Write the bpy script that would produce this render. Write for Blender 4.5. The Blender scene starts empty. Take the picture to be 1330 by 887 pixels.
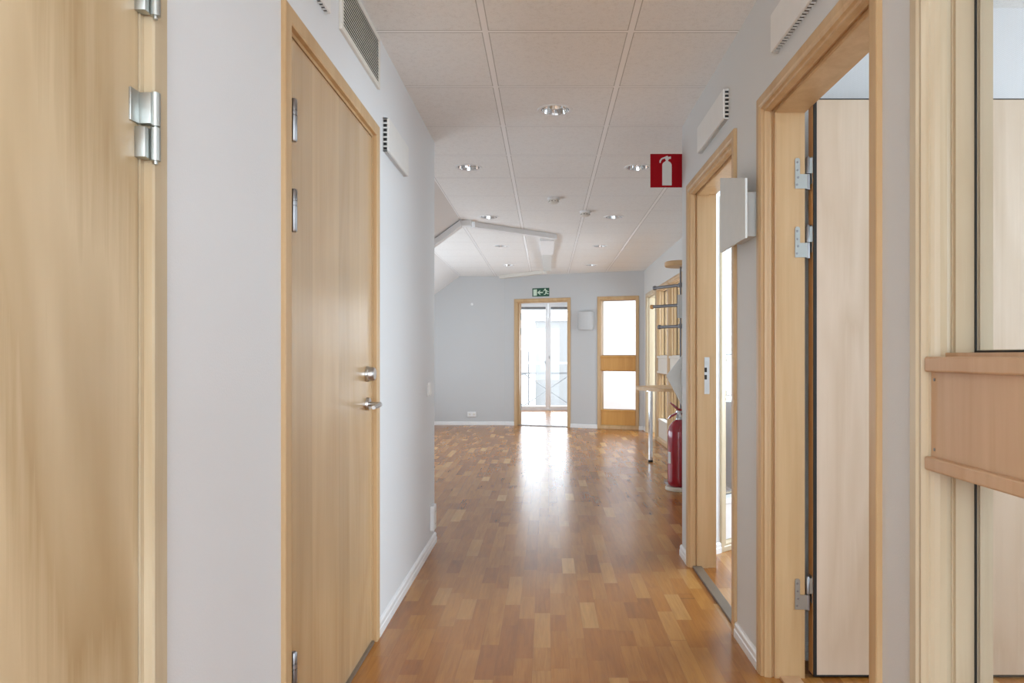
import bpy, bmesh, math, random
from mathutils import Vector, Matrix
random.seed(7)
PI = math.pi
sc = bpy.context.scene
C = sc.collection

# ------------------------------------------------------------------ materials
class NT:
    def __init__(s, name):
        s.m = bpy.data.materials.new(name); s.m.use_nodes = True
        s.t = s.m.node_tree; s.b = s.t.nodes['Principled BSDF']; s.out = s.t.nodes['Material Output']
    def n(s, typ, **kw):
        x = s.t.nodes.new(typ)
        for k, v in kw.items():
            if k.startswith('i_'): x.inputs[k[2:].replace('_', ' ')].default_value = v
            else: setattr(x, k, v)
        return x
    def l(s, a, b): s.t.links.new(a, b)
    def math(s, op, a, b=None, c=None):
        x = s.t.nodes.new('ShaderNodeMath'); x.operation = op
        for i, v in enumerate((a, b, c)):
            if v is None: continue
            if isinstance(v, (int, float)): x.inputs[i].default_value = v
            else: s.l(v, x.inputs[i])
        return x.outputs[0]
    def mix(s, fac, a, b, blend='MIX'):
        x = s.t.nodes.new('ShaderNodeMix'); x.data_type = 'RGBA'; x.blend_type = blend
        for sock, v in ((x.inputs[0], fac), (x.inputs[6], a), (x.inputs[7], b)):
            if isinstance(v, (int, float)): sock.default_value = v
            elif isinstance(v, tuple): sock.default_value = v if len(v) == 4 else (*v, 1)
            else: s.l(v, sock)
        return x.outputs[2]
    def noise(s, vec, scale, detail=3, rough=.5, dist=0):
        x = s.n('ShaderNodeTexNoise'); s.l(vec, x.inputs['Vector'])
        x.inputs['Scale'].default_value = scale; x.inputs['Detail'].default_value = detail
        x.inputs['Roughness'].default_value = rough; x.inputs['Distortion'].default_value = dist
        return x.outputs['Fac']
    def mapping(s, vec, scale=(1, 1, 1), loc=(0, 0, 0)):
        x = s.n('ShaderNodeMapping'); s.l(vec, x.inputs['Vector'])
        x.inputs['Scale'].default_value = scale; x.inputs['Location'].default_value = loc
        return x.outputs[0]
    def ramp(s, fac, stops):
        x = s.n('ShaderNodeValToRGB'); s.l(fac, x.inputs[0])
        e = x.color_ramp.elements
        while len(e) < len(stops): e.new(.5)
        for i, (p, c) in enumerate(stops):
            e[i].position = p; e[i].color = (*c, 1)
        return x.outputs[0]
    def bump(s, h, strength, dist=.002):
        x = s.n('ShaderNodeBump'); x.inputs['Strength'].default_value = strength; x.inputs['Distance'].default_value = dist
        s.l(h, x.inputs['Height']); s.l(x.outputs[0], s.b.inputs['Normal'])
def srgb(r, g, b):
    f = lambda c: (c/255/12.92) if c/255 <= .04045 else ((c/255+.055)/1.055)**2.4
    return (f(r), f(g), f(b))
def plain(name, col, rough=.5, metal=0, spec=.5, coat=0):
    t = NT(name); t.b.inputs['Base Color'].default_value = (*col, 1); t.b.inputs['Roughness'].default_value = rough
    t.b.inputs['Metallic'].default_value = metal; t.b.inputs['Specular IOR Level'].default_value = spec
    t.b.inputs['Coat Weight'].default_value = coat
    v = t.n('ShaderNodeTexCoord').outputs['Object']
    nz = t.noise(v, 18, 3)
    c = t.mix(nz, tuple(x*.95 for x in col), tuple(min(1, x*1.04) for x in col)); t.l(c, t.b.inputs['Base Color'])
    return t.m
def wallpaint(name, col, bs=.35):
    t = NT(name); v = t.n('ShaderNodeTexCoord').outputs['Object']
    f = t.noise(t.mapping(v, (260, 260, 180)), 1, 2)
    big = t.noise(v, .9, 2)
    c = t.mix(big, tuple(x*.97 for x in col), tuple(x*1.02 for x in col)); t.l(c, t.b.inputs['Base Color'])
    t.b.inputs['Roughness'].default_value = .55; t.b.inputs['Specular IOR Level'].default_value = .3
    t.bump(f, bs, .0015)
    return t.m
def wallpaper(name, col):      # fine woven zigzag glass-fibre wallpaper
    t = NT(name); v = t.n('ShaderNodeTexCoord').outputs['Object']
    sx = t.n('ShaderNodeSeparateXYZ'); t.l(v, sx.inputs[0])
    tri = t.math('PINGPONG', t.math('ADD', sx.outputs[0], sx.outputs[1]), .008)
    w = t.math('PINGPONG', t.math('ADD', t.math('MULTIPLY', sx.outputs[2], 1.0), tri), .004)
    f = t.math('MULTIPLY', w, 250)
    c = t.mix(f, tuple(x*.9 for x in col), tuple(x*1.03 for x in col)); t.l(c, t.b.inputs['Base Color'])
    t.b.inputs['Roughness'].default_value = .6
    t.bump(f, .4, .001)
    return t.m
def wood(name, a, b, rough=.35, band=.0, figure=.5, grain=1.0, axis='z', bandamt=.12, gs=1.0, coat=.0, flame=0):
    """birch veneer: long soft grain along one axis, optional strips of veneer side by side"""
    t = NT(name); v = t.n('ShaderNodeTexCoord').outputs['Object']
    lo, hi = .55*gs, 9*gs
    s = {'z': (hi, hi, lo), 'x': (lo, hi, hi), 'y': (hi, lo, hi)}[axis]
    s2 = {'z': (60, 60, 2.2), 'x': (2.2, 60, 60), 'y': (60, 2.2, 60)}[axis]
    sep = t.n('ShaderNodeSeparateXYZ'); t.l(v, sep.inputs[0])
    vec = v
    fac = t.noise(t.mapping(v, s), 1.0, 4, .55, figure)
    fine = t.noise(t.mapping(v, s2), 1.0, 3, .6, .3)
    f = t.math('ADD', t.math('MULTIPLY', fac, .75), t.math('MULTIPLY', fine, .25*grain))
    if flame:
        d = t.noise(t.mapping(v, (2.6, 2.6, .7)), 1.0, 2.5, .45, .5)
        rings = t.math('PINGPONG', t.math('ADD', t.math('MULTIPLY', d, 13.0), t.math('MULTIPLY', fine, 1.1)), 1.0)
        blot = t.noise(t.mapping(v, (7, 7, 2.2)), 1.0, 3, .6, 1.0)
        f = t.math('ADD', t.math('MULTIPLY', f, 1-flame), t.math('ADD', t.math('MULTIPLY', rings, flame*.55), t.math('MULTIPLY', blot, flame*.45)))
    col = t.ramp(f, [(.28, b), (.5, tuple((x+y)/2 for x, y in zip(a, b))), (.72, a)])
    if band:
        k = t.math('FLOOR', t.math('DIVIDE', sep.outputs[0], band))
        wn = t.n('ShaderNodeTexWhiteNoise', noise_dimensions='1D'); t.l(k, wn.inputs['W'])
        sh = t.math('ADD', t.math('MULTIPLY', wn.outputs['Value'], bandamt*2), 1-bandamt)
        cc = t.n('ShaderNodeCombineColor'); [t.l(sh, cc.inputs[i]) for i in range(3)]
        col = t.mix(1.0, col, cc.outputs[0], 'MULTIPLY')
    t.l(col, t.b.inputs['Base Color'])
    t.b.inputs['Roughness'].default_value = rough; t.b.inputs['Coat Weight'].default_value = coat
    t.b.inputs['Coat Roughness'].default_value = .22
    t.bump(fine, .06, .001)
    return t.m
def parquet(name):
    t = NT(name); v = t.n('ShaderNodeTexCoord').outputs['Object']
    sep = t.n('ShaderNodeSeparateXYZ'); t.l(v, sep.inputs[0])
    W = .0695
    xs = t.math('DIVIDE', t.math('ADD', sep.outputs[0], 20.0), W)
    col = t.math('FLOOR', xs)
    w1 = t.n('ShaderNodeTexWhiteNoise', noise_dimensions='1D'); t.l(col, w1.inputs['W'])
    w2 = t.n('ShaderNodeTexWhiteNoise', noise_dimensions='1D'); t.l(t.math('ADD', col, 77.3), w2.inputs['W'])
    L = t.math('ADD', t.math('MULTIPLY', w2.outputs['Value'], .14), .26)
    # uneven strip lengths
    wob = t.n('ShaderNodeTexNoise', noise_dimensions='2D')
    cv0 = t.n('ShaderNodeCombineXYZ'); t.l(t.math('MULTIPLY', col, 3.7), cv0.inputs[0]); t.l(t.math('MULTIPLY', sep.outputs[1], .9), cv0.inputs[1])
    t.l(cv0.outputs[0], wob.inputs['Vector']); wob.inputs['Detail'].default_value = 0
    yy = t.math('ADD', t.math('ADD', sep.outputs[1], 20.0), t.math('ADD', t.math('MULTIPLY', w1.outputs['Value'], 3.0), t.math('MULTIPLY', wob.outputs['Fac'], .35)))
    ys = t.math('DIVIDE', yy, L)
    row = t.math('FLOOR', ys)
    cv = t.n('ShaderNodeCombineXYZ'); t.l(col, cv.inputs[0]); t.l(row, cv.inputs[1])
    wn = t.n('ShaderNodeTexWhiteNoise', noise_dimensions='2D'); t.l(cv.outputs[0], wn.inputs['Vector'])
    base = t.ramp(wn.outputs['Value'], [(0, srgb(148, 92, 38)), (.14, srgb(160, 102, 42)), (.5, srgb(168, 111, 48)), (.82, srgb(174, 119, 56)), (.95, srgb(185, 135, 74)), (1, srgb(210, 167, 108))])
    # grain, shifted per strip
    off = t.n('ShaderNodeVectorMath', operation='ADD'); t.l(v, off.inputs[0])
    sc3 = t.n('ShaderNodeVectorMath', operation='SCALE'); t.l(wn.outputs['Color'], sc3.inputs[0]); sc3.inputs['Scale'].default_value = 9
    t.l(sc3.outputs[0], off.inputs[1])
    g = t.noise(t.mapping(off.outputs[0], (70, 4.5, 1)), 1, 4, .6, .6)
    g2 = t.noise(t.mapping(off.outputs[0], (13, 2.5, 1)), 1, 3, .5, .8)
    gf = t.ramp(t.math('ADD', t.math('MULTIPLY', g, .6), t.math('MULTIPLY', g2, .4)), [(.3, (.74, .70, .66)), (.6, (1.05, 1.05, 1.05))])
    c = t.mix(1.0, base, gf, 'MULTIPLY')
    kn = t.n('ShaderNodeTexVoronoi'); t.l(t.mapping(v, (2.3, 1.7, 1)), kn.inputs['Vector']); kn.inputs['Scale'].default_value = 1.3
    knf = t.math('LESS_THAN', kn.outputs['Distance'], .007)
    c = t.mix(t.math('MULTIPLY', knf, .6), c, srgb(70, 40, 24))
    fx = t.math('PINGPONG', xs, .5); fy = t.math('MULTIPLY', t.math('PINGPONG', ys, .5), L)
    gx = t.math('LESS_THAN', t.math('MULTIPLY', fx, W), .0006); gy = t.math('LESS_THAN', fy, .0008)
    gap = t.math('MAXIMUM', gx, gy)
    c = t.mix(t.math('MULTIPLY', gap, .32), c, srgb(80, 48, 28))
    t.l(c, t.b.inputs['Base Color'])
    t.b.inputs['Roughness'].default_value = .26
    t.b.inputs['Specular IOR Level'].default_value = .65
    t.b.inputs['Coat Weight'].default_value = .0
    return t.m
def ceiling_mat(name):
    t = NT(name); v = t.n('ShaderNodeTexCoord').outputs['Object']
    sep = t.n('ShaderNodeSeparateXYZ'); t.l(v, sep.inputs[0])
    dx = t.math('MULTIPLY', t.math('PINGPONG', t.math('ADD', t.math('DIVIDE', t.math('ADD', sep.outputs[0], .253+30.0), .6), 0), .5), .6)
    dy = t.math('MULTIPLY', t.math('PINGPONG', t.math('DIVIDE', t.math('SUBTRACT', sep.outputs[1], .517-30.0), .6), .5), .6)
    barx = t.math('LESS_THAN', dx, .012); bary = t.math('LESS_THAN', dy, .008)
    bar = t.math('MAXIMUM', barx, bary)
    ex = t.math('COMPARE', dx, .0140, .0019); ey = t.math('COMPARE', dy, .0100, .0019)
    edge = t.math('MULTIPLY', t.math('MAXIMUM', ex, ey), t.math('SUBTRACT', 1, t.math('MULTIPLY', bar, .999)))
    sp = t.noise(v, 160, 3, .7); sp2 = t.noise(v, 55, 2, .6)
    tile = t.ramp(t.math('ADD', t.math('MULTIPLY', sp, .6), t.math('MULTIPLY', sp2, .4)), [(.36, (.77, .765, .75)), (.48, (.86, .86, .85)), (.65, (.89, .89, .88))])
    c = t.mix(bar, tile, (.93, .93, .93))
    c = t.mix(t.math('MULTIPLY', edge, .62), c, (.26, .245, .23))
    t.l(c, t.b.inputs['Base Color'])
    t.l(t.math('SUBTRACT', .8, t.math('MULTIPLY', bar, .5)), t.b.inputs['Roughness'])
    t.bump(t.math('ADD', t.math('MULTIPLY', sp, .5), t.math('MULTIPLY', edge, -1)), .25, .0015)
    return t.m
def glass_mat(name, tint=(1, 1, 1), refl=.06):
    t = NT(name); nt = t.t; nt.nodes.remove(t.b)
    tr = t.n('ShaderNodeBsdfTransparent'); tr.inputs[0].default_value = (*tint, 1)
    gl = t.n('ShaderNodeBsdfGlossy'); gl.inputs['Roughness'].default_value = .015
    lw = t.n('ShaderNodeLayerWeight'); lw.inputs['Blend'].default_value = .5
    fr = t.math('ADD', .035, t.math('MULTIPLY', t.math('POWER', lw.outputs['Facing'], 5.0), .7))
    mx = t.n('ShaderNodeMixShader'); t.l(fr, mx.inputs[0]); t.l(tr.outputs[0], mx.inputs[1]); t.l(gl.outputs[0], mx.inputs[2])
    t.l(mx.outputs[0], t.out.inputs[0])
    return t.m

M = {}
M['wall'] = wallpaint('painted_wall', (.77, .785, .80))
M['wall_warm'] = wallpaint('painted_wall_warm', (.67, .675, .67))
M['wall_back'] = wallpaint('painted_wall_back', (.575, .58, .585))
M['paper'] = wallpaper('woven_wallpaper', (.82, .83, .85))
M['slope'] = wallpaint('sloped_ceiling', (.84, .84, .84), .1)
M['ceiling'] = ceiling_mat('ceiling_tiles')
M['floor'] = parquet('oak_parquet')
M['white'] = plain('white_paint', (.82, .82, .82), .4)
M['whitemetal'] = plain('white_enamel', (.80, .80, .78), .35)
M['cream'] = plain('cream_plastic', (.74, .71, .65), .45)
M['lampwhite'] = plain('lamp_plate_white', (.66, .68, .67), .5)
M['offwhite'] = plain('beige_plastic', (.66, .62, .53), .5)
M['dark'] = plain('dark_cavity', (.035, .035, .035), .8)
M['greycav'] = plain('grey_cavity', (.13, .125, .115), .8)
M['rubber'] = plain('black_rubber', (.012, .012, .012), .6)
M['frame'] = wood('birch_frame', srgb(212, 182, 140), srgb(186, 150, 106), .38, gs=1.3)
M['frame_pale'] = wood('birch_frame_pale', srgb(216, 204, 178), srgb(184, 163, 130), .38, gs=.8, flame=.3)
M['leaf_a'] = wood('birch_leaf_flamed', srgb(208, 186, 150), srgb(172, 144, 102), .38, band=.245, figure=1.1, bandamt=.065, gs=.8, coat=.7, flame=.5, grain=2.0)
M['leaf_b'] = wood('birch_leaf_striped', srgb(208, 178, 136), srgb(182, 150, 108), .27, band=.135, figure=.6, bandamt=.08, gs=.9, coat=1.0, flame=.25)
M['leaf_c'] = wood('birch_leaf_pale', srgb(228, 210, 190), srgb(210, 188, 162), .4, figure=1.3, gs=.5, flame=.4)
M['panel'] = wood('birch_panel', srgb(206, 172, 138), srgb(186, 148, 112), .4, figure=.5, gs=1.6)
M['panel_am'] = wood('amber_panel', srgb(214, 160, 84), srgb(196, 140, 66), .4, figure=.5, gs=1.6)
M['edge'] = wood('amber_edge', srgb(226, 172, 108), srgb(200, 142, 80), .4)
M['beech'] = wood('beech_top', srgb(214, 180, 136), srgb(190, 152, 108), .4, axis='y')
M['steel'] = plain('brushed_steel', (.55, .55, .55), .28, 1)
M['zinc'] = plain('zinc_plate', (.50, .52, .50), .4, 1)
M['darksteel'] = plain('aged_steel', (.33, .33, .34), .35, 1)
M['chrome'] = plain('chrome', (.78, .78, .78), .1, 1)
M['rod'] = plain('grey_rod', (.20, .20, .21), .4, .4)
M['red'] = plain('red_enamel', (.30, .004, .018), .22, 0, .5, .6)
M['signred'] = plain('sign_red', (.30, .0005, .006), .7, 0, .15)
M['signwhite'] = plain('sign_white', (.62, .62, .60), .5)
M['green'] = plain('sign_green', (.012, .085, .045), .45)
M['glow'] = plain('sign_pale', (.62, .76, .62), .5)
M['stone'] = plain('threshold_grey', (.17, .13, .095), .45)
M['glass'] = glass_mat('clear_glass')
M['concrete'] = plain('pale_concrete', (.6, .6, .6), .8)
M['railing'] = plain('galvanised_rail', (.19, .19, .19), .6)
M['facade'] = plain('pale_facade', (.215, .21, .205), .8)
M['tan'] = plain('lamp_tube_tan', (.45, .33, .2), .4)

# ------------------------------------------------------------------ mesh helpers
class MB:
    def __init__(s): s.bm = bmesh.new()
    def box(s, x0, x1, y0, y1, z0, z1, bev=0):
        r = bmesh.ops.create_cube(s.bm, size=1)['verts']
        for v in r:
            v.co = Vector(((x0+x1)/2+v.co.x*(x1-x0), (y0+y1)/2+v.co.y*(y1-y0), (z0+z1)/2+v.co.z*(z1-z0)))
        if bev:
            es = list({e for v in r for e in v.link_edges})
            bmesh.ops.bevel(s.bm, geom=es, offset=bev, segments=2, affect='EDGES', profile=.5)
        return s
    def prism(s, pts, axis, a, b):
        """polygon pts extruded along axis from a to b. axis y: pts (x,z); z: (x,y); x: (y,z)"""
        f = {'y': lambda p, t: (p[0], t, p[1]), 'z': lambda p, t: (p[0], p[1], t), 'x': lambda p, t: (t, p[0], p[1])}[axis]
        A = [s.bm.verts.new(f(p, a)) for p in pts]; B = [s.bm.verts.new(f(p, b)) for p in pts]
        n = len(pts)
        s.bm.faces.new(A); s.bm.faces.new(B[::-1])
        for i in range(n): s.bm.faces.new((A[i], B[i], B[(i+1) % n], A[(i+1) % n]))
        return s
    def tube(s, pts, r, n=12):
        pts = [Vector(p) for p in pts]; rs = r if isinstance(r, (list, tuple)) else [r]*len(pts)
        rings = []
        up = None
        for i, p in enumerate(pts):
            d = (pts[min(i+1, len(pts)-1)]-pts[max(i-1, 0)]).normalized()
            if up is None: up = Vector((0, 0, 1)) if abs(d.z) < .9 else Vector((1, 0, 0))
            x = d.cross(up).normalized(); y = x.cross(d).normalized(); up = y
            rings.append([s.bm.verts.new(p+x*math.cos(2*PI*k/n)*rs[i]+y*math.sin(2*PI*k/n)*rs[i]) for k in range(n)])
        for a, b in zip(rings, rings[1:]):
            for k in range(n): s.bm.faces.new((a[k], a[(k+1) % n], b[(k+1) % n], b[k]))
        s.bm.faces.new(rings[0][::-1]); s.bm.faces.new(rings[-1])
        return s
    def lathe(s, prof, c=(0, 0, 0), n=32, axis='z', cap=True):
        """prof: list of (radius, height)"""
        c = Vector(c)
        def P(r, h, a):
            q = (r*math.cos(a), r*math.sin(a))
            return c+Vector({'z': (q[0], q[1], h), 'y': (q[0], h, q[1]), 'x': (h, q[0], q[1])}[axis])
        rings = [[s.bm.verts.new(P(max(r, 1e-5), h, 2*PI*k/n)) for k in range(n)] for r, h in prof]
        for a, b in zip(rings, rings[1:]):
            for k in range(n): s.bm.faces.new((a[k], a[(k+1) % n], b[(k+1) % n], b[k]))
        if cap: s.bm.faces.new(rings[0][::-1]); s.bm.faces.new(rings[-1])
        return s
    def build(s, name, mat, parent=None, smooth=False, label=None):
        bmesh.ops.recalc_face_normals(s.bm, faces=s.bm.faces)
        me = bpy.data.meshes.new(name); s.bm.to_mesh(me); s.bm.free()
        me.materials.append(mat)
        if smooth:
            for p in me.polygons: p.use_smooth = True
            me.set_sharp_from_angle(angle=math.radians(40))
        o = bpy.data.objects.new(name, me); C.objects.link(o)
        if parent: o.parent = parent
        if label: o['label'] = label
        return o
def tag(o, label=None, cat=None, group=None, kind=None):
    if label: o['label'] = label
    if cat: o['category'] = cat
    if group: o['group'] = group
    if kind: o['kind'] = kind
    return o
def empty(name, loc=(0, 0, 0), rz=0, **kw):
    o = bpy.data.objects.new(name, None); C.objects.link(o); o.empty_display_size = .1
    o.location = loc; o.rotation_euler = (0, 0, rz)
    return tag(o, **kw)
def copy_tree(o, parent=None):
    c = o.copy(); C.objects.link(c); c.parent = parent
    for ch in list(o.children): copy_tree(ch, c)
    return c

H = 2.5
XL, XR = -.702, .79
LEFT, RIGHT = PI/2, -PI/2

# ------------------------------------------------------------------ room shell
def wall(name, loc, rz, length, th, openings=(), mat='wall', h=H, label=None):
    """local x along the wall, y into the wall, openings (s0, s1, z0, z1)"""
    m = MB(); s = 0
    for (a, b, z0, z1) in sorted(openings):
        if a > s: m.box(s, a, 0, th, 0, h)
        if z1 < h: m.box(a, b, 0, th, z1, h)
        if z0 > 0: m.box(a, b, 0, th, 0, z0)
        s = b
    if s < length: m.box(s, length, 0, th, 0, h)
    o = m.build(name, M[mat]); o.location = loc; o.rotation_euler = (0, 0, rz)
    return tag(o, label, 'wall', kind='structure')
FH = 2.11
wall('wall_left', (XL, -.6, 0), LEFT, 5.03, .12, [(.84, 1.889, 0, FH), (2.472, 3.53, 0, FH)], label='white corridor wall on the left with two closed birch doors')
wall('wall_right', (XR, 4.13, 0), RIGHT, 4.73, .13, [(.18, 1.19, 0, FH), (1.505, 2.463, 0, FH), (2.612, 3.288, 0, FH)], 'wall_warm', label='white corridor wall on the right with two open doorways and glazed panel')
# far room
KX, KY = -.71, 11.9
BA = math.atan2(-.8, 2.237)
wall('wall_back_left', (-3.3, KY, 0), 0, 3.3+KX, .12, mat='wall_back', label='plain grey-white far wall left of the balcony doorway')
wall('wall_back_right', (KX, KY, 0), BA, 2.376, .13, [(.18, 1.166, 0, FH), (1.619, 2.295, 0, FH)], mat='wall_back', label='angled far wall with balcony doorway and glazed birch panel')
NX, NY0, NY1 = 1.525, 11.09, 4.75
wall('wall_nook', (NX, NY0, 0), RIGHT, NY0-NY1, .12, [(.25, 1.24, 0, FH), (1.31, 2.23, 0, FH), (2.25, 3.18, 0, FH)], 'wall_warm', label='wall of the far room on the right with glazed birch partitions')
RA = math.atan2(.643, .766)      # slanted return wall behind the red sign
RN = Vector((.643, -.766, 0))
rl = .953
o = wall('wall_return', (XR+.0643, 4.13-.0766, 0), RA, rl, .10, [(.225, .9, 0, FH)], label='short slanted wall at the end of the right corridor wall')
wall('wall_left_return', (-3.3, 4.43, 0), 0, 3.3-.83, .1, label='wall closing the far room on the left behind the corridor')
bpy.data.objects['wall_left_return'].location.y = 4.31
wall('wall_knee', (-3.2, 4.3, 0), LEFT, 7.8, .1, label='low knee wall under the sloped ceiling')
# rooms behind the right wall
wall('wall_partition', (3.3, 2.82, 0), PI, 3.3-.93, .1, mat='paper', label='textured white wall between the two rooms on the right')
wall('wall_outer', (3.3, 14.2, 0), RIGHT, 14.9, .1, mat='wall', label='outer wall of the rooms on the right')
wall('wall_partition_far', (3.3, 6.2, 0), PI, 3.3-1.65, .1, label='wall between rooms behind the far room')
wall('wall_room_end', (1.7, 11.6, 0), 0, 1.6, .1, label='end wall of the room behind the far glazed partitions')
wall('wall_near_end', (.92, -.6, 0), 0, 2.4, .1, label='near end wall of the first room on the right')
# vestibule behind the doorway
wall('wall_vestibule_left', (-1.15, 12.03, 0), LEFT, 3.1, .1, label='left wall of the vestibule before the balcony')
wall('wall_vestibule_right', (.74, 15.1, 0), RIGHT, 3.6, .1, label='right wall of the vestibule before the balcony')
wall('wall_vestibule_end', (.84, 14.2, 0), 0, 2.5, .1, label='end wall of the room behind the far glazed panel')
wall('wall_balcony', (-1.15, 15.1, 0), 0, 2.0, .15, [(.483, 1.883, 0, 2.34)], label='outer wall around the glazed balcony doors')

# floor, ceiling
fl = MB().box(-3.4, 3.4, -4, 15.12, -.06, 0).build('floor', M['floor'])
tag(fl, 'glossy oak strip parquet floor running down the corridor', 'floor', kind='structure')
LIGHTS = [(.046, 3.85), (-.553, 5.02), (.647, 5.02), (-.553, 6.82), (.647, 6.82), (-.553, 8.62), (.647, 8.62), (-.553, 10.42), (.647, 10.42)]
cb = MB(); cb.prism([(-.85, -4), (3.4, -4), (3.4, 15.2), (-1.3, 15.2), (-1.3, 12.05), (-1.46, 12.05), (-1.46, 7.0), (-.85, 7.0)], 'z', H, H+.06)
ceil = cb.build('ceiling', M['ceiling'])
tag(ceil, 'white mineral tile ceiling in a square metal grid', 'ceiling', kind='structure')
cut = MB()
for x, y in LIGHTS: cut.lathe([(.078, H-.05), (.078, H+.12)], (x, y, 0), 32)
cuto = cut.build('cutter', M['white'])
md = ceil.modifiers.new('b', 'BOOLEAN'); md.object = cuto; md.operation = 'DIFFERENCE'; md.solver = 'EXACT'
dg = bpy.context.evaluated_depsgraph_get()
nm = bpy.data.meshes.new_from_object(ceil.evaluated_get(dg))
ceil.modifiers.clear(); ceil.data = nm
bpy.data.objects.remove(cuto)
# sloped parts of the roof on the left
sl = .733
m = MB()
def slope_poly(m, xe, y0, y1, x_end=-3.25):
    za = H; zb = H-sl*(xe-x_end)
    m.prism([(xe, za), (x_end, zb), (x_end, zb+.08), (xe, za+.08)], 'y', y0, y1)
slope_poly(m, -.85, 4.3, 7.0)
slope_poly(m, -1.46, 7.0, 12.05)
m.prism([(-.85, H), (-1.46, H), (-3.25, H-sl*(3.25-1.46)), (-3.25, H-sl*(3.25-.85))], 'y', 6.98, 7.02)
tag(m.build('ceiling_slope', M['slope']), 'white sloped ceiling at the left of the far room', 'ceiling', kind='structure')
# thin joints on the slope are boards of the slope itself
# boxed roof beams
def beam(name, p, q, w, z0, z1, mat, label, drop=0):
    p, q = Vector((*p, 0)), Vector((*q, 0)); d = (q-p).normalized(); n = Vector((-d.y, d.x, 0))*w/2
    pts = [(p+n), (p-n), (q-n), (q+n)]
    o = MB().prism([(a.x, a.y) for a in pts], 'z', z0, z1).build(name, M[mat])
    return tag(o, label, 'beam', kind='structure')
beam('trim_1', (-.74, 7.09), (.085, 7.81), .08, H-.052, H-.001, 'white', 'white boxed beam running obliquely under the far ceiling')
b2 = MB().box(-.075, .085, 7.86, 8.95, H-.060, H-.001, .004)
o = b2.build('trim_2', M['white']); tag(o, 'white boxed beam, near half painted sunlit, running lengthwise at the middle of the far ceiling', 'beam', kind='structure')
MB().box(-.050, .060, 8.952, 10.75, H-.052, H-.001, .004).build('beam_shaded_half', M['lampwhite'], o)  # far half of the same beam, greyer so the near half looks sunlit
beam('trim_3', (-.76, 11.78), (-.03, 11.07), .08, H-.052, H-.001, 'cream', 'pale boxed beam along the top of the angled far wall')
m = MB(); m.prism([(-.84, H-.002), (-1.6, H-.002-sl*.76), (-1.6, H-.065-sl*.76), (-.84, H-.065)], 'y', 6.93, 7.03)
m.box(-.86, -.745, 6.96, 7.06, H-.055, H-.002)
tag(m.build('trim_4', M['white']), 'white boxed rafter descending the sloped ceiling', 'beam', kind='structure')

# baseboards
BBP = [(0, 0), (-.014, 0), (-.014, .03), (-.011, .035), (-.011, .052), (-.006, .06), (0, .062)]
def baseboard(name, loc, rz, runs, label, ends=None):
    m = MB()
    for a, b in runs: m.prism([(p[0], p[1]) for p in BBP], 'x', a, b)
    o = m.build(name, M['white']); o.location = loc; o.rotation_euler = (0, 0, rz)
    return tag(o, label, 'baseboard', kind='structure')
baseboard('baseboard_left', (XL, -.6, 0), LEFT, [(0, .84), (1.889, 2.472), (3.53, 5.043)], 'white moulded baseboard along the left corridor wall')
baseboard('baseboard_right', (XR, 4.13, 0), RIGHT, [(-.014, .18), (1.19, 1.505), (2.463, 2.612), (3.288, 4.7)], 'white moulded baseboard along the right corridor wall')
baseboard('baseboard_back_left', (-3.2, KY, 0), 0, [(0, 3.2+KX)], 'white baseboard along the far left wall')
baseboard('baseboard_back_right', (KX, KY, 0), BA, [(0, .18), (1.166, 1.619), (2.295, 2.36)], 'white baseboard along the angled far wall')
baseboard('baseboard_nook', (NX, NY0, 0), RIGHT, [(.01, .25), (3.18, 6.3)], 'white baseboard along the right wall of the far room')
baseboard('baseboard_return', (XR+.0643, 4.13-.0766, 0), RA, [(.0, .225)], 'white baseboard inside the far right doorway')
baseboard('baseboard_partition', (3.29, 2.72, 0), 0, [(-2.3, 0)], 'white baseboard of the textured partition behind the open door')
bpy.data.objects['baseboard_partition'].location = (3.29, 2.72, 0)
baseboard('baseboard_room', (1.0, 14.2, 0), 0, [(0.06, 2.2)], 'white baseboard behind the far glazed panel')

# ------------------------------------------------------------------ doors and glazed panels
PROF_OPEN = [(.0, 0), (-.012, 0), (-.014, .004), (-.014, .030), (-.011, .036), (-.011, .045), (-.003, .049), (.0, .052), (.0, .056),
             (.008, .0575), (.018, .0615), (.027, .0575), (.031, .054), (.034, .054), (.034, .066), (.04, .068), (.095, .068), (.095, .058), (.142, .058), (.142, 0)]
PROF_LEFT = [(.0, 0), (-.011, 0), (-.013, .003), (-.013, .043), (-.010, .047), (.004, .047), (.004, .058), (.05, .058), (.05, .075), (.12, .075), (.12, 0)]
PROF_WIN = [(.0, 0), (-.012, 0), (-.014, .004), (-.014, .028), (-.010, .034), (-.011, .044), (-.003, .050), (.0, .053), (.004, .053),
            (.010, .057), (.02, .0605), (.034, .0605), (.044, .057), (.048, .053), (.051, .053), (.051, .062), (.124, .062), (.124, .0), ]
def frame(name, w, h, prof, mat, parent, closed=False):
    m = MB(); rings = []
    for u, v in prof:
        P = [(v, u, v if closed else 0), (v, u, h-v), (w-v, u, h-v), (w-v, u, v if closed else 0)]
        rings.append([m.bm.verts.new(p) for p in P])
    n = len(rings)
    for i in range(n):
        a, b = rings[i], rings[(i+1) % n]
        for k in range(4 if closed else 3):
            m.bm.faces.new((a[k], a[(k+1) % 4], b[(k+1) % 4], b[k]))
    if not closed:
        m.bm.faces.new([r[0] for r in rings]); m.bm.faces.new([r[3] for r in rings][::-1])
    return m.build(name, M[mat], parent)

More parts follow.
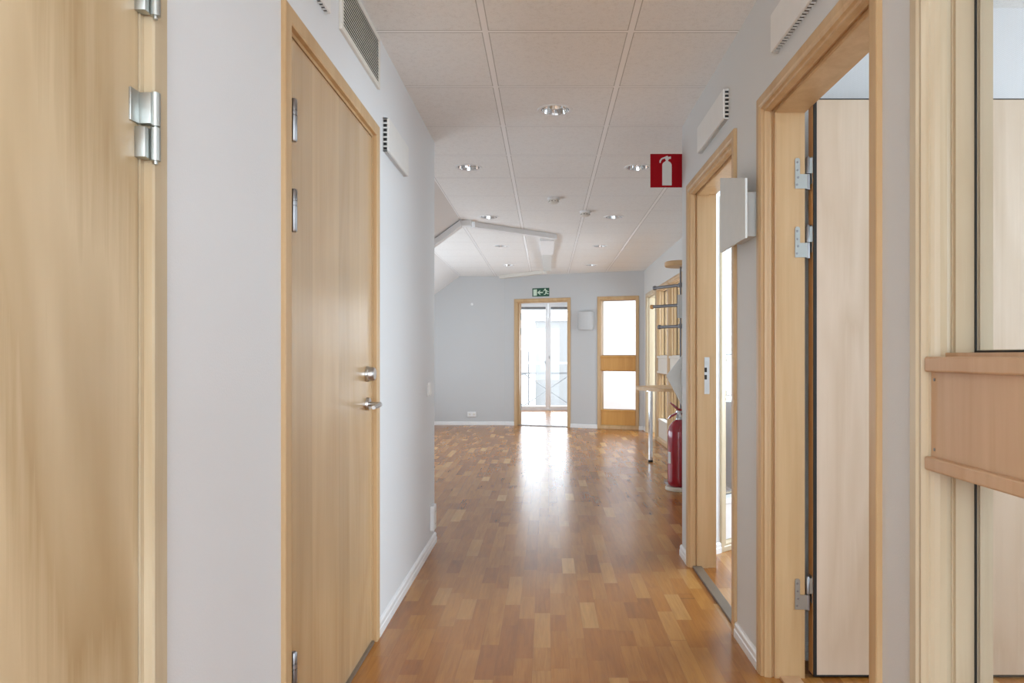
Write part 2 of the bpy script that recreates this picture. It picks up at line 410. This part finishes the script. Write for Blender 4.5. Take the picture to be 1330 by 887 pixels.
# left doors (closed). local: x along +Y, y into the wall, viewer at -y
def left_door(n, y0, w, leafmat, label, framemat):
    d = empty(n, (XL, y0, 0), LEFT, label=label, cat='door', kind='structure')
    frame('door_frame', w, FH, PROF_LEFT, framemat, d)
    lf = MB().box(.0605, w-.0605, .0065, .046, .008, FH-.0605, .0012).build('door_leaf', M[leafmat], d)
    return d, lf
d1, lf1 = left_door('door_1', .24, 1.049, 'leaf_a', 'large pale birch door nearest the camera on the left, cut by the photo edge', 'frame_pale')
w1 = 1.049
for z in (1.505, 1.758, .25):
    kx = w1-.052; ky = -.019
    h = MB()
    h.tube([(kx, ky, z+.060), (kx, ky, z+.118)], .0082, 16).tube([(kx, ky, z), (kx, ky, z+.057)], .0082, 16)
    h.tube([(kx, ky, z-.006), (kx, ky, z+.12)], .0040, 10)
    h.box(kx-.036, kx-.004, .003, .0075, z+.061, z+.117, .0008)
    h.box(kx-.012, kx+.002, ky+.002, .0075, z+.062, z+.116, .0008)
    h.box(kx-.020, kx+.002, -.012, .0075, z+.002, z+.055, .0015)
    h.build('hinge', M['zinc'], lf1, True)
d2, lf2 = left_door('door_2', 1.872, 1.058, 'leaf_b', 'closed birch door with steel lever handle on the left corridor wall', 'frame')
w2 = 1.058
for z in (1.753, 1.505, .235):
    kx, ky = .073, -.008
    h = MB()
    h.tube([(kx, ky, z), (kx, ky, z+.004), (kx, ky, z+.070)], [.007, .0092, .0092], 16)
    h.tube([(kx, ky, z+.072), (kx, ky, z+.084)], .0092, 16)
    h.tube([(kx, ky, z+.086), (kx, ky, z+.114), (kx, ky, z+.118)], [.0092, .0092, .006], 16)
    h.tube([(kx, ky, z+.001), (kx, ky, z+.116)], .006, 10)
    h.box(kx-.006, kx+.006, ky, .008, z+.004, z+.114)
    h.build('hinge', M['darksteel'], lf2, True)
hx = 2.79-1.872
lk = MB().lathe([(.030, .006), (.030, -.003), (.0275, -.005), (.0265, -.022), (.023, -.026), (.0, -.026)], (hx, 0, 1.093), 28, 'y').build('lock_cylinder', M['steel'], lf2, True)
hd = MB().lathe([(.026, .006), (.026, -.002), (.024, -.006), (.0, -.006)], (hx, 0, .975), 28, 'y')
hd.tube([(hx, .0, .975), (hx, -.034, .975), (hx-.004, -.044, .975), (hx-.014, -.049, .974), (hx-.05, -.050, .972), (hx-.115, -.048, .969)], [.009, .009, .0095, .0095, .009, .0075], 14)
hd.build('door_handle', M['steel'], lf2, True)
MB().box(.06, w2-.06, -.004, .10, 0, .012).build('threshold', M['stone'], d2)

# right doorways (origin at the far end of the frame, x runs towards the camera)
W2 = 1.01
d3 = empty('door_3', (XR, 3.95, 0), RIGHT, label='open birch doorway furthest down the right corridor wall, beside the red sign', cat='door', kind='structure')
frame('door_frame', W2, FH, PROF_OPEN, 'frame', d3)
MB().box(.058, W2-.058, .012, .060, 0, .012, .002).build('threshold', M['stone'], d3)
sp = MB().box(.067, .0695, .086-.012, .086+.016, .955, 1.157, .0008).build('strike_plate', M['steel'], d3)
s2 = MB().box(.0690, .0700, .075, .088, 1.075, 1.10).box(.0690, .0700, .075, .088, 1.035, 1.06).build('latch_hole', M['dark'], sp)
W3 = .958
d4 = empty('door_4', (XR, 2.625, 0), RIGHT, label='open birch door swung into the room at right, hinges on its far jamb', cat='door', kind='structure')
PO4 = [(u, v+(.004 if v > .06 else 0)) for u, v in PROF_OPEN]
PO4[-4:] = [(.095, .066), (.142, .066), (.142, 0)]
frame('door_frame', W3, FH, PROF_OPEN[:-4]+[(.142, .068), (.142, 0)], 'frame', d4)
MB().box(.069, W3-.069, .05, .12, 0, .010, .002).build('threshold', M['panel'], d4)
lf = MB().box(.027, .067, .172, 1.07, .012, 2.09, .0012).build('door_leaf', M['leaf_c'], d4)
MB().box(.0275, .0668, .1705, .1718, .013, 2.089).build('edge_strip', M['edge'], lf)
MB().box(.0672, .0725, .172, .1835, .014, 2.091).box(.0275, .0668, .172, 1.07, 2.0905, 2.094).box(.0275, .0665, .174, 1.068, .006, .0119).build('rubber_seal', M['rubber'], lf)
for z in (1.768, 1.52, .25):
    h = MB()
    jx = .0685     # face of the jamb
    # L-shaped plate on the jamb, with rounded top
    pts = [(.106, z), (.150, z), (.150, z+.052), (.124, z+.052), (.124, z+.104), (.120, z+.110), (.110, z+.110), (.106, z+.104)]
    h.prism(pts, 'x', .0675, .0705)
    hp = h.build('hinge', M['zinc'], lf)
    k = MB().tube([(.064, .154, z-.003), (.064, .154, z+.052)], .0078, 14).tube([(.064, .154, z+.055), (.064, .154, z+.112), (.064, .154, z+.118)], [.0078, .0078, .004], 14)
    k.build('hinge_pin', M['darksteel'], hp, True)
    k = MB()
    k.box(.036, .064, .1685, .1702, z+.02, z+.118); k.box(.058, .068, .154, .1705, z+.056, z+.112)
    k.build('hinge_plate', M['zinc'], hp)
    k = MB()
    for py, pz in ((.114, .094), (.115, .066), (.117, .040), (.113, .014)):
        k.lathe([(.0042, .0704), (.0042, .0716), (.002, .0722)], (0, py, z+pz), 12, 'x')
    k.build('hinge_screws', M['darksteel'], hp, True)
MB().box(.036, .058, .1688, .1704, 1.642, 1.762).build('edge_inlay', M['edge'], lf)

def glazed(n, loc, rz, w, label, fm='frame', pm='panel', near=False):
    g = empty(n, loc, rz, label=label, cat='window', kind='structure')
    frame('window_frame', w, FH, PROF_WIN, fm, g, True)
    a = .062
    gy = .092
    z_b, z_m0, z_m1 = .305, .93, 1.163
    # bottom and middle wooden panels
    m = MB().box(a-.001, w-a+.001, .012, .110, a, z_b-.03); m.box(a-.004, w-a+.004, .004, .115, z_b-.03, z_b, .003)
    m.build('bottom_panel', M[pm], g)
    mp = MB().box(.056, w-.056, .004, .112, z_m0+.027, z_m1-.031).build('middle_panel', M[pm], g)
    r = MB().box(.053, w-.053, -.010, .114, z_m1-.031, z_m1, .004); r.box(a, w-a, .03, .112, z_m1, z_m1+.008)
    r.build('panel_rail', M[pm], mp)
    r = MB().box(.053, w-.053, -.010, .114, z_m0, z_m0+.028, .004); r.box(a, w-a, .03, .112, z_m0-.008, z_m0)
    r.build('panel_rail', M[pm], mp)
    if near:
        s = MB()
        for z in (z_m0+.043, z_m1-.047):
            for x in (.068, w-.068): s.lathe([(.0035, .004), (.0035, .0028), (.0015, .0022)], (x, 0, z), 12, 'y')
        s.build('panel_screws', M['darksteel'], mp, True)
    for z0, z1 in ((z_b, z_m0-.008), (z_m1+.008, FH-a)):
        gl = MB().box(a, w-a, gy, gy+.005, z0, z1).build('glass_pane', M['glass'], g)
        s = MB()
        t = .0045
        s.box(a-.0005, a+t, gy-.003, gy+.0, z0, z1).box(w-a-t, w-a+.0005, gy-.003, gy+.0, z0, z1)
        s.box(a, w-a, gy-.003, gy, z1-t, z1).box(a, w-a, gy-.003, gy, z0, z0+t)
        s.build('glass_seal', M['rubber'], gl)
        s = MB(); t = .006
        s.box(a-.001, a+t, gy+.0055, .124, z0, z1).box(w-a-t, w-a+.001, gy+.0055, .124, z0, z1)
        s.box(a, w-a, gy+.0055, .124, z1-t, z1).box(a, w-a, gy+.0055, .124, z0, z0+t)
        s.build('glazing_bead', M[fm], gl)
    return g
glazed('window_1', (XR, 1.518, 0), RIGHT, .676, 'tall glazed birch panel with wooden middle band at the right photo edge', 'frame_pale', 'panel', True)
bd = Vector((math.cos(BA), math.sin(BA), 0)); K = Vector((KX, KY, 0))
glazed('window_2', K+bd*1.619, BA, .676, 'tall glazed birch panel with amber middle band in the far wall', 'frame', 'panel_am')
glazed('window_3', (NX, NY0-1.31, 0), RIGHT, .92, 'further glazed birch partition in the right wall of the far room', 'frame', 'cream')  # cream stands for glare on the wooden panels
glazed('window_4', (NX, NY0-2.25, 0), RIGHT, .93, 'nearer glazed birch partition in the right wall, behind the coat stand', 'frame', 'cream')  # glare painted into the panel colour here too
rd = Vector((math.cos(RA), math.sin(RA), 0))
glazed('window_5', Vector((XR+.0643, 4.13-.0766, 0))+rd*.225, RA, .675, 'glazed panel, wood whitened for strong light, seen through the far right doorway', 'frame_pale', 'white')  # white panels: strong light put into the wood colour
# far doorways
d5 = empty('door_5', K+bd*.18, BA, label='birch doorway in the far wall leading to the balcony doors', cat='door', kind='structure')
frame('door_frame', .986, FH, PROF_OPEN, 'frame', d5)
MB().box(.058, .928, .0, .142, 0, .01).build('threshold', M['stone'], d5)
lf = MB().box(-.038, .0, .0, .86, .012, 2.06, .001).build('door_leaf', M['leaf_c'], d5)
lf.location = (.064, .155, 0); lf.rotation_euler = (0, 0, -BA+.035)
for z in (1.77, 1.52, .25):
    MB().tube([(-.002, -.010, z), (-.002, -.010, z+.11)], .009, 10).box(-.03, .002, -.02, .001, z, z+.10).build('hinge', M['zinc'], lf, True)
d6 = empty('door_6', (NX, NY0-.25, 0), RIGHT, label='open birch doorway at the far end of the right wall, next to the corner', cat='door', kind='structure')
frame('door_frame', .99, FH, PROF_OPEN, 'frame_pale', d6)
# glazed double balcony door
d7 = empty('door_7', (-.667, 15.1, 0), 0, label='white glazed double balcony doors in bright daylight', cat='door', kind='structure')
fw, fh = 1.40, 2.34
m = MB().box(0, .05, 0, .1, 0, fh).box(fw-.05, fw, 0, .1, 0, fh).box(.05, fw-.05, 0, .1, fh-.06, fh).box(.05, fw-.05, 0, .1, 0, .02)
m.build('door_frame', M['white'], d7)
for a, b in ((.052, .699), (.701, fw-.052)):
    st = .055
    m = MB().box(a, a+st, .02, .07, .022, fh-.062, .003).box(b-st, b, .02, .07, .022, fh-.062, .003)
    m.box(a+st, b-st, .02, .07, fh-.062-.07, fh-.062, .003).box(a+st, b-st, .02, .07, .022, .085, .003)
    L = m.build('door_leaf', M['white'], d7)
    MB().box(a+st, b-st, .043, .048, .085, fh-.132).build('glass_pane', M['glass'], L)
    MB().box(a+st, b-st, .03, .042, fh-.19, fh-.132).build('blind_rail', M['railing'], L)
    if a < .5:
        MB().box(b-.075, b-.055, -.03, .02, .99, 1.05, .003).build('door_handle', M['darksteel'], L)
    else:
        MB().box(a+.015, a+.035, .005, .02, 1.10, 1.16, .003).build('door_handle', M['darksteel'], L)

# ------------------------------------------------------------------ ceiling things
def downlight(x, y):
    d = empty('recessed_downlight', (x, y, H), 0)
    MB().lathe([(.0765, .004), (.0765, -.001), (.083, -.005), (.094, -.004), (.097, 0.0)], (0, 0, 0), 40, cap=False).build('trim_ring', M['white'], d, True)
    m = MB(); n = 28
    prof = [(.0765, -.001), (.070, .03), (.058, .06), (.044, .085)]
    m.lathe(prof, (0, 0, 0), n, cap=False)
    m.lathe([(.044, .085), (.0, .085)], (0, 0, 0), n, cap=False)
    m.build('reflector', M['chrome'], d)
    b = MB()
    for sx in (-.014, .014): b.tube([(sx, 0, .084), (sx, 0, .03), (sx, 0, .024)], [.008, .008, .003], 10)
    b.build('lamp_tubes', M['tan'], d, True)
    return d
proto = None
NAMES = ['single chrome downlight nearest the camera in the corridor ceiling', 'chrome downlight in the first far row, left of the two',
         'chrome downlight in the first far row, beside the red sign', 'chrome downlight in the left row just before the oblique beam',
         'chrome downlight in the right row beyond the ceiling detectors', 'chrome downlight in the left row just behind the oblique beam',
         'second to last chrome downlight of the right row', 'last chrome downlight of the left row, near the far wall', 'last chrome downlight of the right row, near the glazed panel']
for (x, y), lab in zip(LIGHTS, NAMES):
    if proto is None: proto = downlight(x, y); o = proto
    else: o = copy_tree(proto)
    o.location = (x, y, H)
    tag(o, lab, 'ceiling light', 'recessed downlights in the tile ceiling')
def detector(x, y, label):
    d = empty('smoke_detector', (x, y, H), 0, label=label, cat='smoke detector', group='smoke detectors on the ceiling')
    MB().lathe([(.05, 0), (.052, -.006), (.050, -.016), (.047, -.018)], (0, 0, 0), 32).build('mounting_base', M['white'], d, True)
    MB().lathe([(.040, -.018), (.044, -.026), (.043, -.038), (.034, -.047), (0, -.05)], (0, 0, 0), 32).build('sensor_head', M['cream'], d, True)
    m = MB()
    for k in range(10):
        a = 2*PI*k/10
        m.box(.0425*math.cos(a)-.004, .0425*math.cos(a)+.004, .0425*math.sin(a)-.004, .0425*math.sin(a)+.004, -.034, -.028)
    m.build('sensor_slots', M['greycav'], d)
detector(.059, 6.0, 'nearer round white smoke detector, in the middle ceiling column')
detector(.357, 6.55, 'further round white smoke detector, on the right grid bar')

# ------------------------------------------------------------------ wall things, corridor
# long ventilation grille over door_2
g = empty('ventilation_grille', (XL, 2.39, 2.268), LEFT, label='cream louvred ventilation grille over the left door, just under the ceiling', cat='vent')
gw, gh = .55, .215
m = MB().box(0, gw, -.012, 0, 0, .022, .002).box(0, gw, -.012, 0, gh-.022, gh, .002).box(0, .022, -.012, 0, .022, gh-.022, .002).box(gw-.022, gw, -.012, 0, .022, gh-.022, .002)
m.build('grille_frame', M['cream'], g)
MB().box(.02, gw-.02, -.0080, -.0002, .02, gh-.02).build('grille_backing', M['dark'], g)
m = MB(); ns = 13
for k in range(ns):
    z = .026+(gh-.052)*(k+.5)/ns
    m.prism([(-.0105, z-.0028), (-.0105, z+.0012), (-.0085, z+.0024), (-.0085, z-.0010)], 'x', .02, gw-.02)
m.build('louvre_slats', M['cream'], g)

def vent_box(name, loc, rz, w, h, d, label, near_low):
    """air transfer cover: flat cover held off the wall, slots around its edges"""
    v = empty(name, loc, rz, label=label, cat='vent', group='air transfer covers on the corridor walls')
    MB().box(.006, w-.006, -d*.62, 0, .006, h-.006).build('vent_body', M['dark'], v)
    MB().box(0, w, -d, -d*.62, 0, h, .003).build('vent_cover', M['whitemetal'], v)
    m = MB(); n = 26
    for k in range(n+1):
        x = (w-.008)*k/n
        m.box(x, x+.0022, -d*.63, 0, .0, .007).box(x, x+.0022, -d*.63, 0, h-.007, h)
    n = 7
    for k in range(n+1):
        z = (h-.006)*k/n
        m.box(0, .007, -d*.63, 0, z, z+.006).box(w-.007, w, -d*.63, 0, z, z+.006)
    m.build('slot_ribs', M['whitemetal'], v)
    return v
vent_box('vent_cover_box', (XL, 3.04, 2.042), LEFT, .43, .145, .026, 'white slotted vent cover on the left wall past the closed door', True)
vent_box('vent_cover_box', (XR, 3.60, 2.192), RIGHT, .53, .13, .026, 'white slotted vent cover above the further right doorway', True)
vent_box('vent_cover_box', (XR, 2.42, 2.198), RIGHT, .53, .13, .026, 'white slotted vent cover above the nearer right doorway, at the photo top', True)
v = vent_box('vent_cover_box', (XL, 1.70, 2.245), LEFT, .54, .145, .02, 'white vent cover corner at the top edge, left of the louvred grille', True)

# switch and socket near the end of the left wall
s = empty('light_switch', (XL, 4.20, .965), LEFT, label='white light switch near the end of the left wall', cat='switch')
MB().box(-.041, .041, -.009, 0, -.041, .041, .003).build('switch_frame', M['white'], s)
MB().prism([(-.009, -.03), (-.009, .03), (-.012, .028), (-.017, -.028)], 'x', -.029, .029).build('rocker', M['whitemetal'], s)
def socket(loc, rz, label, w=.085, h=.15):
    s = empty('wall_socket', loc, rz, label=label, cat='socket')
    MB().box(-w/2, w/2, -.026, 0, -h/2, h/2, .004).build('socket_housing', M['white'], s)
    for z in (-1, 1):
        p = (0, 0, z*h/4) if h > w else (z*w/4, 0, 0)
        m = MB().lathe([(.026, -.0258), (.026, -.0275), (.021, -.0275), (.020, -.0262)], p, 24, 'y')
        r = m.build('socket_rim', M['whitemetal'], s, True)
        MB().lathe([(.019, -.0274), (.019, -.0279)], p, 24, 'y').build('socket_well', M['cream'], r)
        for sx in (-.0095, .0095): MB().lathe([(.003, -.0279), (.003, -.0284)], (p[0]+sx, 0, p[2]), 10, 'y').build('pin_hole', M['greycav'], r)
socket((XL, 4.30, .185), LEFT, 'white double socket low at the end of the left wall')
socket((-1.255, KY, .182), 0, 'white double socket low on the far left wall', .15, .085)
o = MB().lathe([(.022, 0), (.022, -.008), (.012, -.014), (0, -.014)], (0, 0, 0), 20, 'y').build('wall_hook', M['white'], None, True)
o.location = (-1.255, KY, 2.03); tag(o, 'small round white fitting high on the far left wall', 'hook')

# wall lamp with a flat tilted plate between the right doorways
L = empty('wall_lamp', (XR, 2.75, 1.59), RIGHT, label='white wall lamp with large flat shade plate between the right doorways', cat='lamp')
MB().box(-.11, .085, -.056, 0, .024, .192, .003).build('lamp_housing', M['lampwhite'], L)
# plate, local x = 2.75 - Y
m = MB(); m.prism([(-.19, .003), (.18, .002), (.18, .220), (-.19, .313)], 'y', -.070, -.062)
pl = m.build('shade_plate', M['lampwhite'], L)
m = MB(); m.box(-.08, .05, -.063, -.055, .05, .17).build('plate_bracket', M['darksteel'], L)
# red fire extinguisher sign
def poly_flat(name, polys, y0, y1, mat, parent):
    m = MB()
    for p in polys: m.prism(p, 'y', y0, y1)
    return m.build(name, mat, parent)
sg = empty('extinguisher_sign', (.607, 4.145, 2.150), 0, label='red square sign with white fire extinguisher at the corridor corner', cat='sign')
S = .196
MB().box(0, S, 0, .003, 0, S).build('sign_plate', M['signred'], sg)
m = MB().box(S-.012, S+.004, .003, .02, .004, S-.004).build('mounting_flange', M['signred'], sg)
def q(px, py): return ((px-760)/206*S, S-(py-412)/206*S)
body = [q(*p) for p in [(833, 606), (833, 480), (836, 470), (843, 463), (853, 457), (856, 450), (868, 450), (870, 457), (881, 463), (888, 471), (891, 482), (891, 606)]]
head = [q(*p) for p in [(853, 450), (850, 440), (834, 445), (826, 455), (822, 468), (816, 466), (817, 452), (826, 439), (846, 431), (862, 424), (868, 425), (868, 431), (886, 428), (886, 442), (872, 444), (872, 450)]]
poly_flat('extinguisher_symbol', [body, head], -.0012, .0001, M['signwhite'], sg)

# ------------------------------------------------------------------ far wall things
def on_back(s, off, z): p = K+bd*s; n = Vector((math.sin(BA), -math.cos(BA), 0)); p = p+n*off; return (p.x, p.y, z)
ex = empty('exit_sign', on_back(.505, .0, 2.142), BA, label='green emergency exit sign with running figure over the far doorway', cat='sign')
ew, eh = .295, .138
MB().box(0, ew, -.006, 0, 0, eh).build('sign_plate', M['green'], ex)
def e(px, py): return ((px-297)/190*ew, eh-(py-38)/92*eh)
polys = [[e(309, 52), e(349, 50), e(349, 120), e(309, 122)],
         [e(354, 86), e(386, 60), e(386, 72), e(374, 80), e(418, 80), e(418, 92), e(374, 93), e(388, 104), e(388, 116)]]
poly_flat('door_and_arrow', polys, -.0085, -.006, M['glow'], ex)
man = [[e(442+9*math.cos(a), 53+8*math.sin(a)) for a in [2*PI*k/14 for k in range(14)]],
       [e(448, 60), e(462, 63), e(456, 86), e(470, 98), e(484, 100), e(483, 107), e(464, 105), e(450, 94), e(444, 92)],
       [e(444, 90), e(453, 95), e(446, 110), e(428, 113), e(427, 106), e(440, 104)],
       [e(450, 60), e(446, 68), e(432, 66), e(424, 76), e(419, 72), e(429, 59)],
       [e(462, 63), e(472, 76), e(484, 76), e(484, 81), e(469, 82), e(457, 72)]]
poly_flat('running_figure', man, -.0085, -.006, M['glow'], ex)
wl = empty('wall_lamp', on_back(1.43, 0, 1.58), BA, label='white half-round wall lamp between far doorway and glazed panel', cat='lamp')
m = MB(); pts = []
for k in range(17):
    a = PI*k/16
    pts.append((.13*math.cos(a), -.02-.085*math.sin(a)))
pts += [(-.13, -.001), (.13, -.001)]
inner = [(x*.93, y) for x, y in pts]
m.prism([(x*.93, y*.9) for x, y in pts], 'z', 0, .02).prism(pts, 'z', .02, .27).prism(inner, 'z', .27, .29)
m.build('lamp_shade', M['wall_back'], wl)

# lamp with a diamond plate on the slanted return wall
dl = empty('wall_lamp', (.84, 4.36, 1.03), 0, label='white diamond-shaped lamp plate above the fire extinguisher', cat='lamp')
yy = 4.36
def dp(px, py): return ((px-710)/920*yy-.84, 1.165-(py-462)/920*yy-1.03)
pts = [dp(865.5, 488), dp(893, 452.5), dp(916, 486), dp(890.5, 536)]
m = MB(); m.prism(pts, 'y', -.004, .012)
m.build('shade_plate', M['lampwhite'], dl)
ctr = Vector((sum(p[0] for p in pts)/4, 0, sum(p[1] for p in pts)/4))
MB().box(ctr.x-.035, ctr.x+.055, -.10, -.003, ctr.z-.05, ctr.z+.05, .003).build('lamp_housing', M['lampwhite'], dl)

# fire extinguisher on its round stand
fx, fy = 1.150, 6.16
st = MB().lathe([(.112, 0), (.118, .006), (.118, .026), (.112, .032), (.03, .034), (0, .034)], (0, 0, 0), 40).build('extinguisher_stand', M['offwhite'], None, True)
st.location = (fx, fy, 0); tag(st, 'round beige floor plate under the fire extinguisher', 'stand')
fe = empty('fire_extinguisher', (fx, fy, .034), 0, label='red fire extinguisher standing on the floor at the end of the right wall', cat='fire extinguisher')
MB().lathe([(.060, .02), (.075, .0), (.092, .012), (.098, .03), (.0985, .06), (.098, .42), (.096, .47), (.086, .515), (.062, .55), (.034, .572), (.024, .578), (.0, .578)], (0, 0, 0), 40).build('cylinder', M['red'], fe, True)
MB().lathe([(.0988, .083), (.0992, .085), (.0992, .088), (.0988, .09)], (0, 0, 0), 40, cap=False).build('seam_band', M['red'], fe, True)
MB().lathe([(.026, .575), (.026, .60), (.021, .606), (.021, .634), (.027, .638), (.027, .652), (0, .652)], (0, 0, 0), 24).build('valve', M['steel'], fe, True)
m = MB().prism([(.022, .628), (-.02, .640), (-.075, .612), (-.094, .585), (-.086, .583), (-.062, .598), (-.02, .622), (.022, .615)], 'y', -.013, .013)
m.build('carry_handle', M['red'], fe)
m = MB().prism([(.022, .652), (-.012, .655), (-.045, .684), (-.082, .722), (-.074, .728), (-.04, .706), (.0, .674), (.024, .668)], 'y', -.012, .012)
m.build('squeeze_lever', M['red'], fe)
m = MB(); pts = [(-.072, -.02, .632)]
m.tube([(.0, 0, .625), (.05, .02, .632), (.09, .035, .58), (.108, .038, .48), (.110, .03, .30), (.108, .02, .16)], .011, 12)
m.build('hose', M['rubber'], fe, True)
m = MB(); m.lathe([(.013, -.038), (.013, -.028)], (0, 0, .615), 16, 'y'); m.tube([(0, 0, .615), (0, -.034, .615)], .006, 8)
m.build('pressure_gauge', M['steel'], fe, True)
m = MB(); n = 10; R_ = .0991
arc = [PI*1.0+.18+(k/n)*.42 for k in range(n+1)]
outer = [(R_*math.cos(a), R_*math.sin(a)) for a in arc]; inn = [((R_-.002)*math.cos(a), (R_-.002)*math.sin(a)) for a in arc[::-1]]
m.prism(outer+inn, 'z', .20, .30)
m.build('paper_label', M['signwhite'], fe)

# half-round table against the right wall
tb = empty('wall_table', (NX, 7.90, 0), 0, label='half-round beech table on one chrome leg against the right wall', cat='table')
m = MB(); R_ = .50
pts = [(-.02+R_*math.cos(PI/2+PI*k/28)*1.0, R_*math.sin(PI/2+PI*k/28)) for k in range(29)]
m.prism(pts, 'z', .785, .818)
m.build('tabletop', M['beech'], tb)
MB().tube([(-.385, -.13, .02), (-.385, -.13, .785)], .024, 20).lathe([(.05, .775), (.05, .785)], (-.385, -.13, 0), 20).build('leg', M['chrome'], tb, True)
MB().lathe([(.026, 0), (.027, .004), (.027, .022), (.024, .024)], (-.385, -.13, 0), 20).build('foot', M['rubber'], tb, True)
# coat stand
cs = empty('coat_stand', (1.233, 6.52, 0), 0, label='coat stand with slim pole, three grey arms and round wooden top', cat='coat stand')
MB().lathe([(.15, 0), (.15, .012), (.03, .02), (.012, .03)], (0, 0, 0), 32).build('base_plate', M['darksteel'], cs, True)
MB().tube([(0, 0, .02), (0, 0, 2.0)], .0085, 14).build('pole', M['rod'], cs, True)
MB().lathe([(.0, 1.982), (.14, 1.984), (.146, 1.99), (.146, 2.022), (.14, 2.028), (.0, 2.028)], (0, 0, 0), 40).build('hat_shelf', M['beech'], cs, True)
for z, ax, ay, kn in ((1.815, -.185, .27, 0), (1.632, -.215, .24, 1), (1.437, -.150, .20, 0)):
    a = MB().tube([(0, 0, z), (ax, ay, z)], .0145, 12).lathe([(.022, z-.02), (.022, z+.02)], (0, 0, 0), 16).build('arm', M['rod'], cs, True)
    d = Vector((ax, ay, 0)).normalized()
    p0 = Vector((ax, ay, z))
    MB().tube([p0-d*.004, p0+d*.008, p0+d*.026, p0+d*.034], [.016, .021, .021, .010], 14).build('arm_knob', M['edge' if kn else 'rod'], a, True)
o = empty('leaflet_holder', (1.233, 6.505, 1.51), 0, label='small grey leaflet holder clipped on the coat stand pole', cat='holder')
MB().box(-.034, .02, -.018, -.009, 0, .215, .002).box(-.034, .02, -.030, -.018, 0, .12, .002).build('holder_tray', M['lampwhite'], o)
MB().box(-.006, .012, -.009, .004, .05, .09).build('clip', M['darksteel'], o)

# ------------------------------------------------------------------ outside
bal = MB().box(-3, 3, 15.27, 16.7, -.16, -.05).build('balcony_slab', M['concrete']); tag(bal, 'pale balcony floor outside the glazed doors', 'balcony', kind='structure')
rl_ = empty('balcony_railing', (0, 16.45, -.05), 0, label='grey balcony railing with crossed braces outside the glazed doors', cat='railing')
MB().box(-2.6, 2.6, -.02, .02, 1.02, 1.07).build('handrail', M['concrete'], rl_)
MB().box(-2.6, 2.6, -.02, .02, .79, .83).build('middle_rail', M['railing'], rl_)
MB().box(-2.6, 2.6, -.015, .015, .03, .06).build('bottom_rail', M['concrete'], rl_)
for x in (-2.55, -1.15, 1.2, 2.55):
    MB().box(x-.02, x+.02, -.02, .02, 0, 1.02).build('post', M['concrete'], rl_)
for a, b in (((-.52, 0, .79), (.57, 0, .06)), ((-.52, .0, .06), (.57, .0, .79)), ((.57, 0, .79), (2.55, 0, .06)), ((.57, 0, .06), (2.55, 0, .79)), ((-2.55, 0, .79), (-.52, 0, .06)), ((-2.55, 0, .06), (-.52, 0, .79))):
    MB().tube([a, b], .012, 8).build('brace', M['railing'], rl_)
bg = empty('distant_building', (9, 62, -6), 0, label='pale flat-roofed building beyond the balcony', cat='building')
MB().box(-10, 10, 0, 12, 0, 10.2).build('facade', M['facade'], bg)
MB().box(-10.1, 10.1, -.1, 12.1, 10.2, 10.5).build('parapet', M['concrete'], bg)
lowb = MB().box(-6, -1.6, 60, 66, -6, 1.6).build('low_building', M['concrete']); tag(lowb, 'low pale building left of the bigger one outside', 'building')
gr = MB().box(-60, 60, 17.2, 120, -6.2, -6).build('ground', M['concrete']); tag(gr, 'pale ground outside', 'ground', kind='structure')

# ------------------------------------------------------------------ light
w = bpy.data.worlds.new('World'); sc.world = w; w.use_nodes = True
w.node_tree.nodes['Background'].inputs[0].default_value = (.86, .96, 1.05, 1)
w.node_tree.nodes['Background'].inputs[1].default_value = 5.2
def area(name, loc, direction, sx, sy, power, col=(1, 1, 1)):
    l = bpy.data.lights.new(name, 'AREA'); l.shape = 'RECTANGLE'; l.size = sx; l.size_y = sy; l.energy = power; l.color = col
    o = bpy.data.objects.new(name, l); C.objects.link(o); o.location = loc
    o.rotation_euler = Vector(direction).to_track_quat('-Z', 'Y').to_euler()
    return o
area('fill_room_near', (3.2, 1.2, 1.5), (-1, 0, -.05), 2.4, 1.5, 48, (.79, .945, 1.07))  # added fill lamp for the first room, its outer wall has no window
area('fill_room_mid', (3.2, 4.3, 1.5), (-1, -.15, 0), 1.6, 1.5, 84, (.79, .945, 1.07))  # added lamp, spills through the doorway onto the left corridor wall
area('fill_room_far', (3.2, 9.2, 1.5), (-1, 0, 0), 3.5, 1.5, 130, (.79, .945, 1.07))  # added lamp to whiten the glass of the far partitions
area('fill_room_end', (3.2, 12.9, 1.5), (-1, 0, 0), 1.8, 1.5, 80, (.86, .95, 1.04))  # added fill, brightens the room behind the far glazed panel
area('fill_vestibule', (.70, 13.4, 1.4), (-1, 0, .1), 2.2, 1.8, 30, (.86, .95, 1.04))  # added against the dim vestibule, no window in that wall
area('fill_uplight_left', (-2.7, 8.2, .65), (1, 0, .55), 5.0, .9, 74, (.79, .945, 1.07))  # added low uplight for the far ceiling, the slope has no opening
area('fill_behind_camera', (1.0, -2.4, 1.4), (-.4, 1, 0.25), 2.6, 1.8, 36, (.77, .94, 1.10))  # added fill light behind the camera, no window stands there

# ------------------------------------------------------------------ camera
cam = bpy.data.cameras.new('Camera'); co = bpy.data.objects.new('Camera', cam); C.objects.link(co)
co.location = (0, 0, 1.165); co.rotation_euler = (PI/2, 0, 0)
cam.sensor_width = 36; cam.lens = 36*920/1330
cam.shift_x = -45/1330; cam.shift_y = 18.5/1330
cam.clip_start = .02; cam.clip_end = 300
sc.camera = co
sc.view_settings.view_transform = 'Standard'
sc.view_settings.look = 'None'
sc.view_settings.exposure = 0.08
sc.cycles.max_bounces = 10; sc.cycles.diffuse_bounces = 6; sc.cycles.glossy_bounces = 4; sc.cycles.transparent_max_bounces = 12
sc.cycles.sample_clamp_indirect = 3; sc.cycles.caustics_reflective = False; sc.cycles.caustics_refractive = False
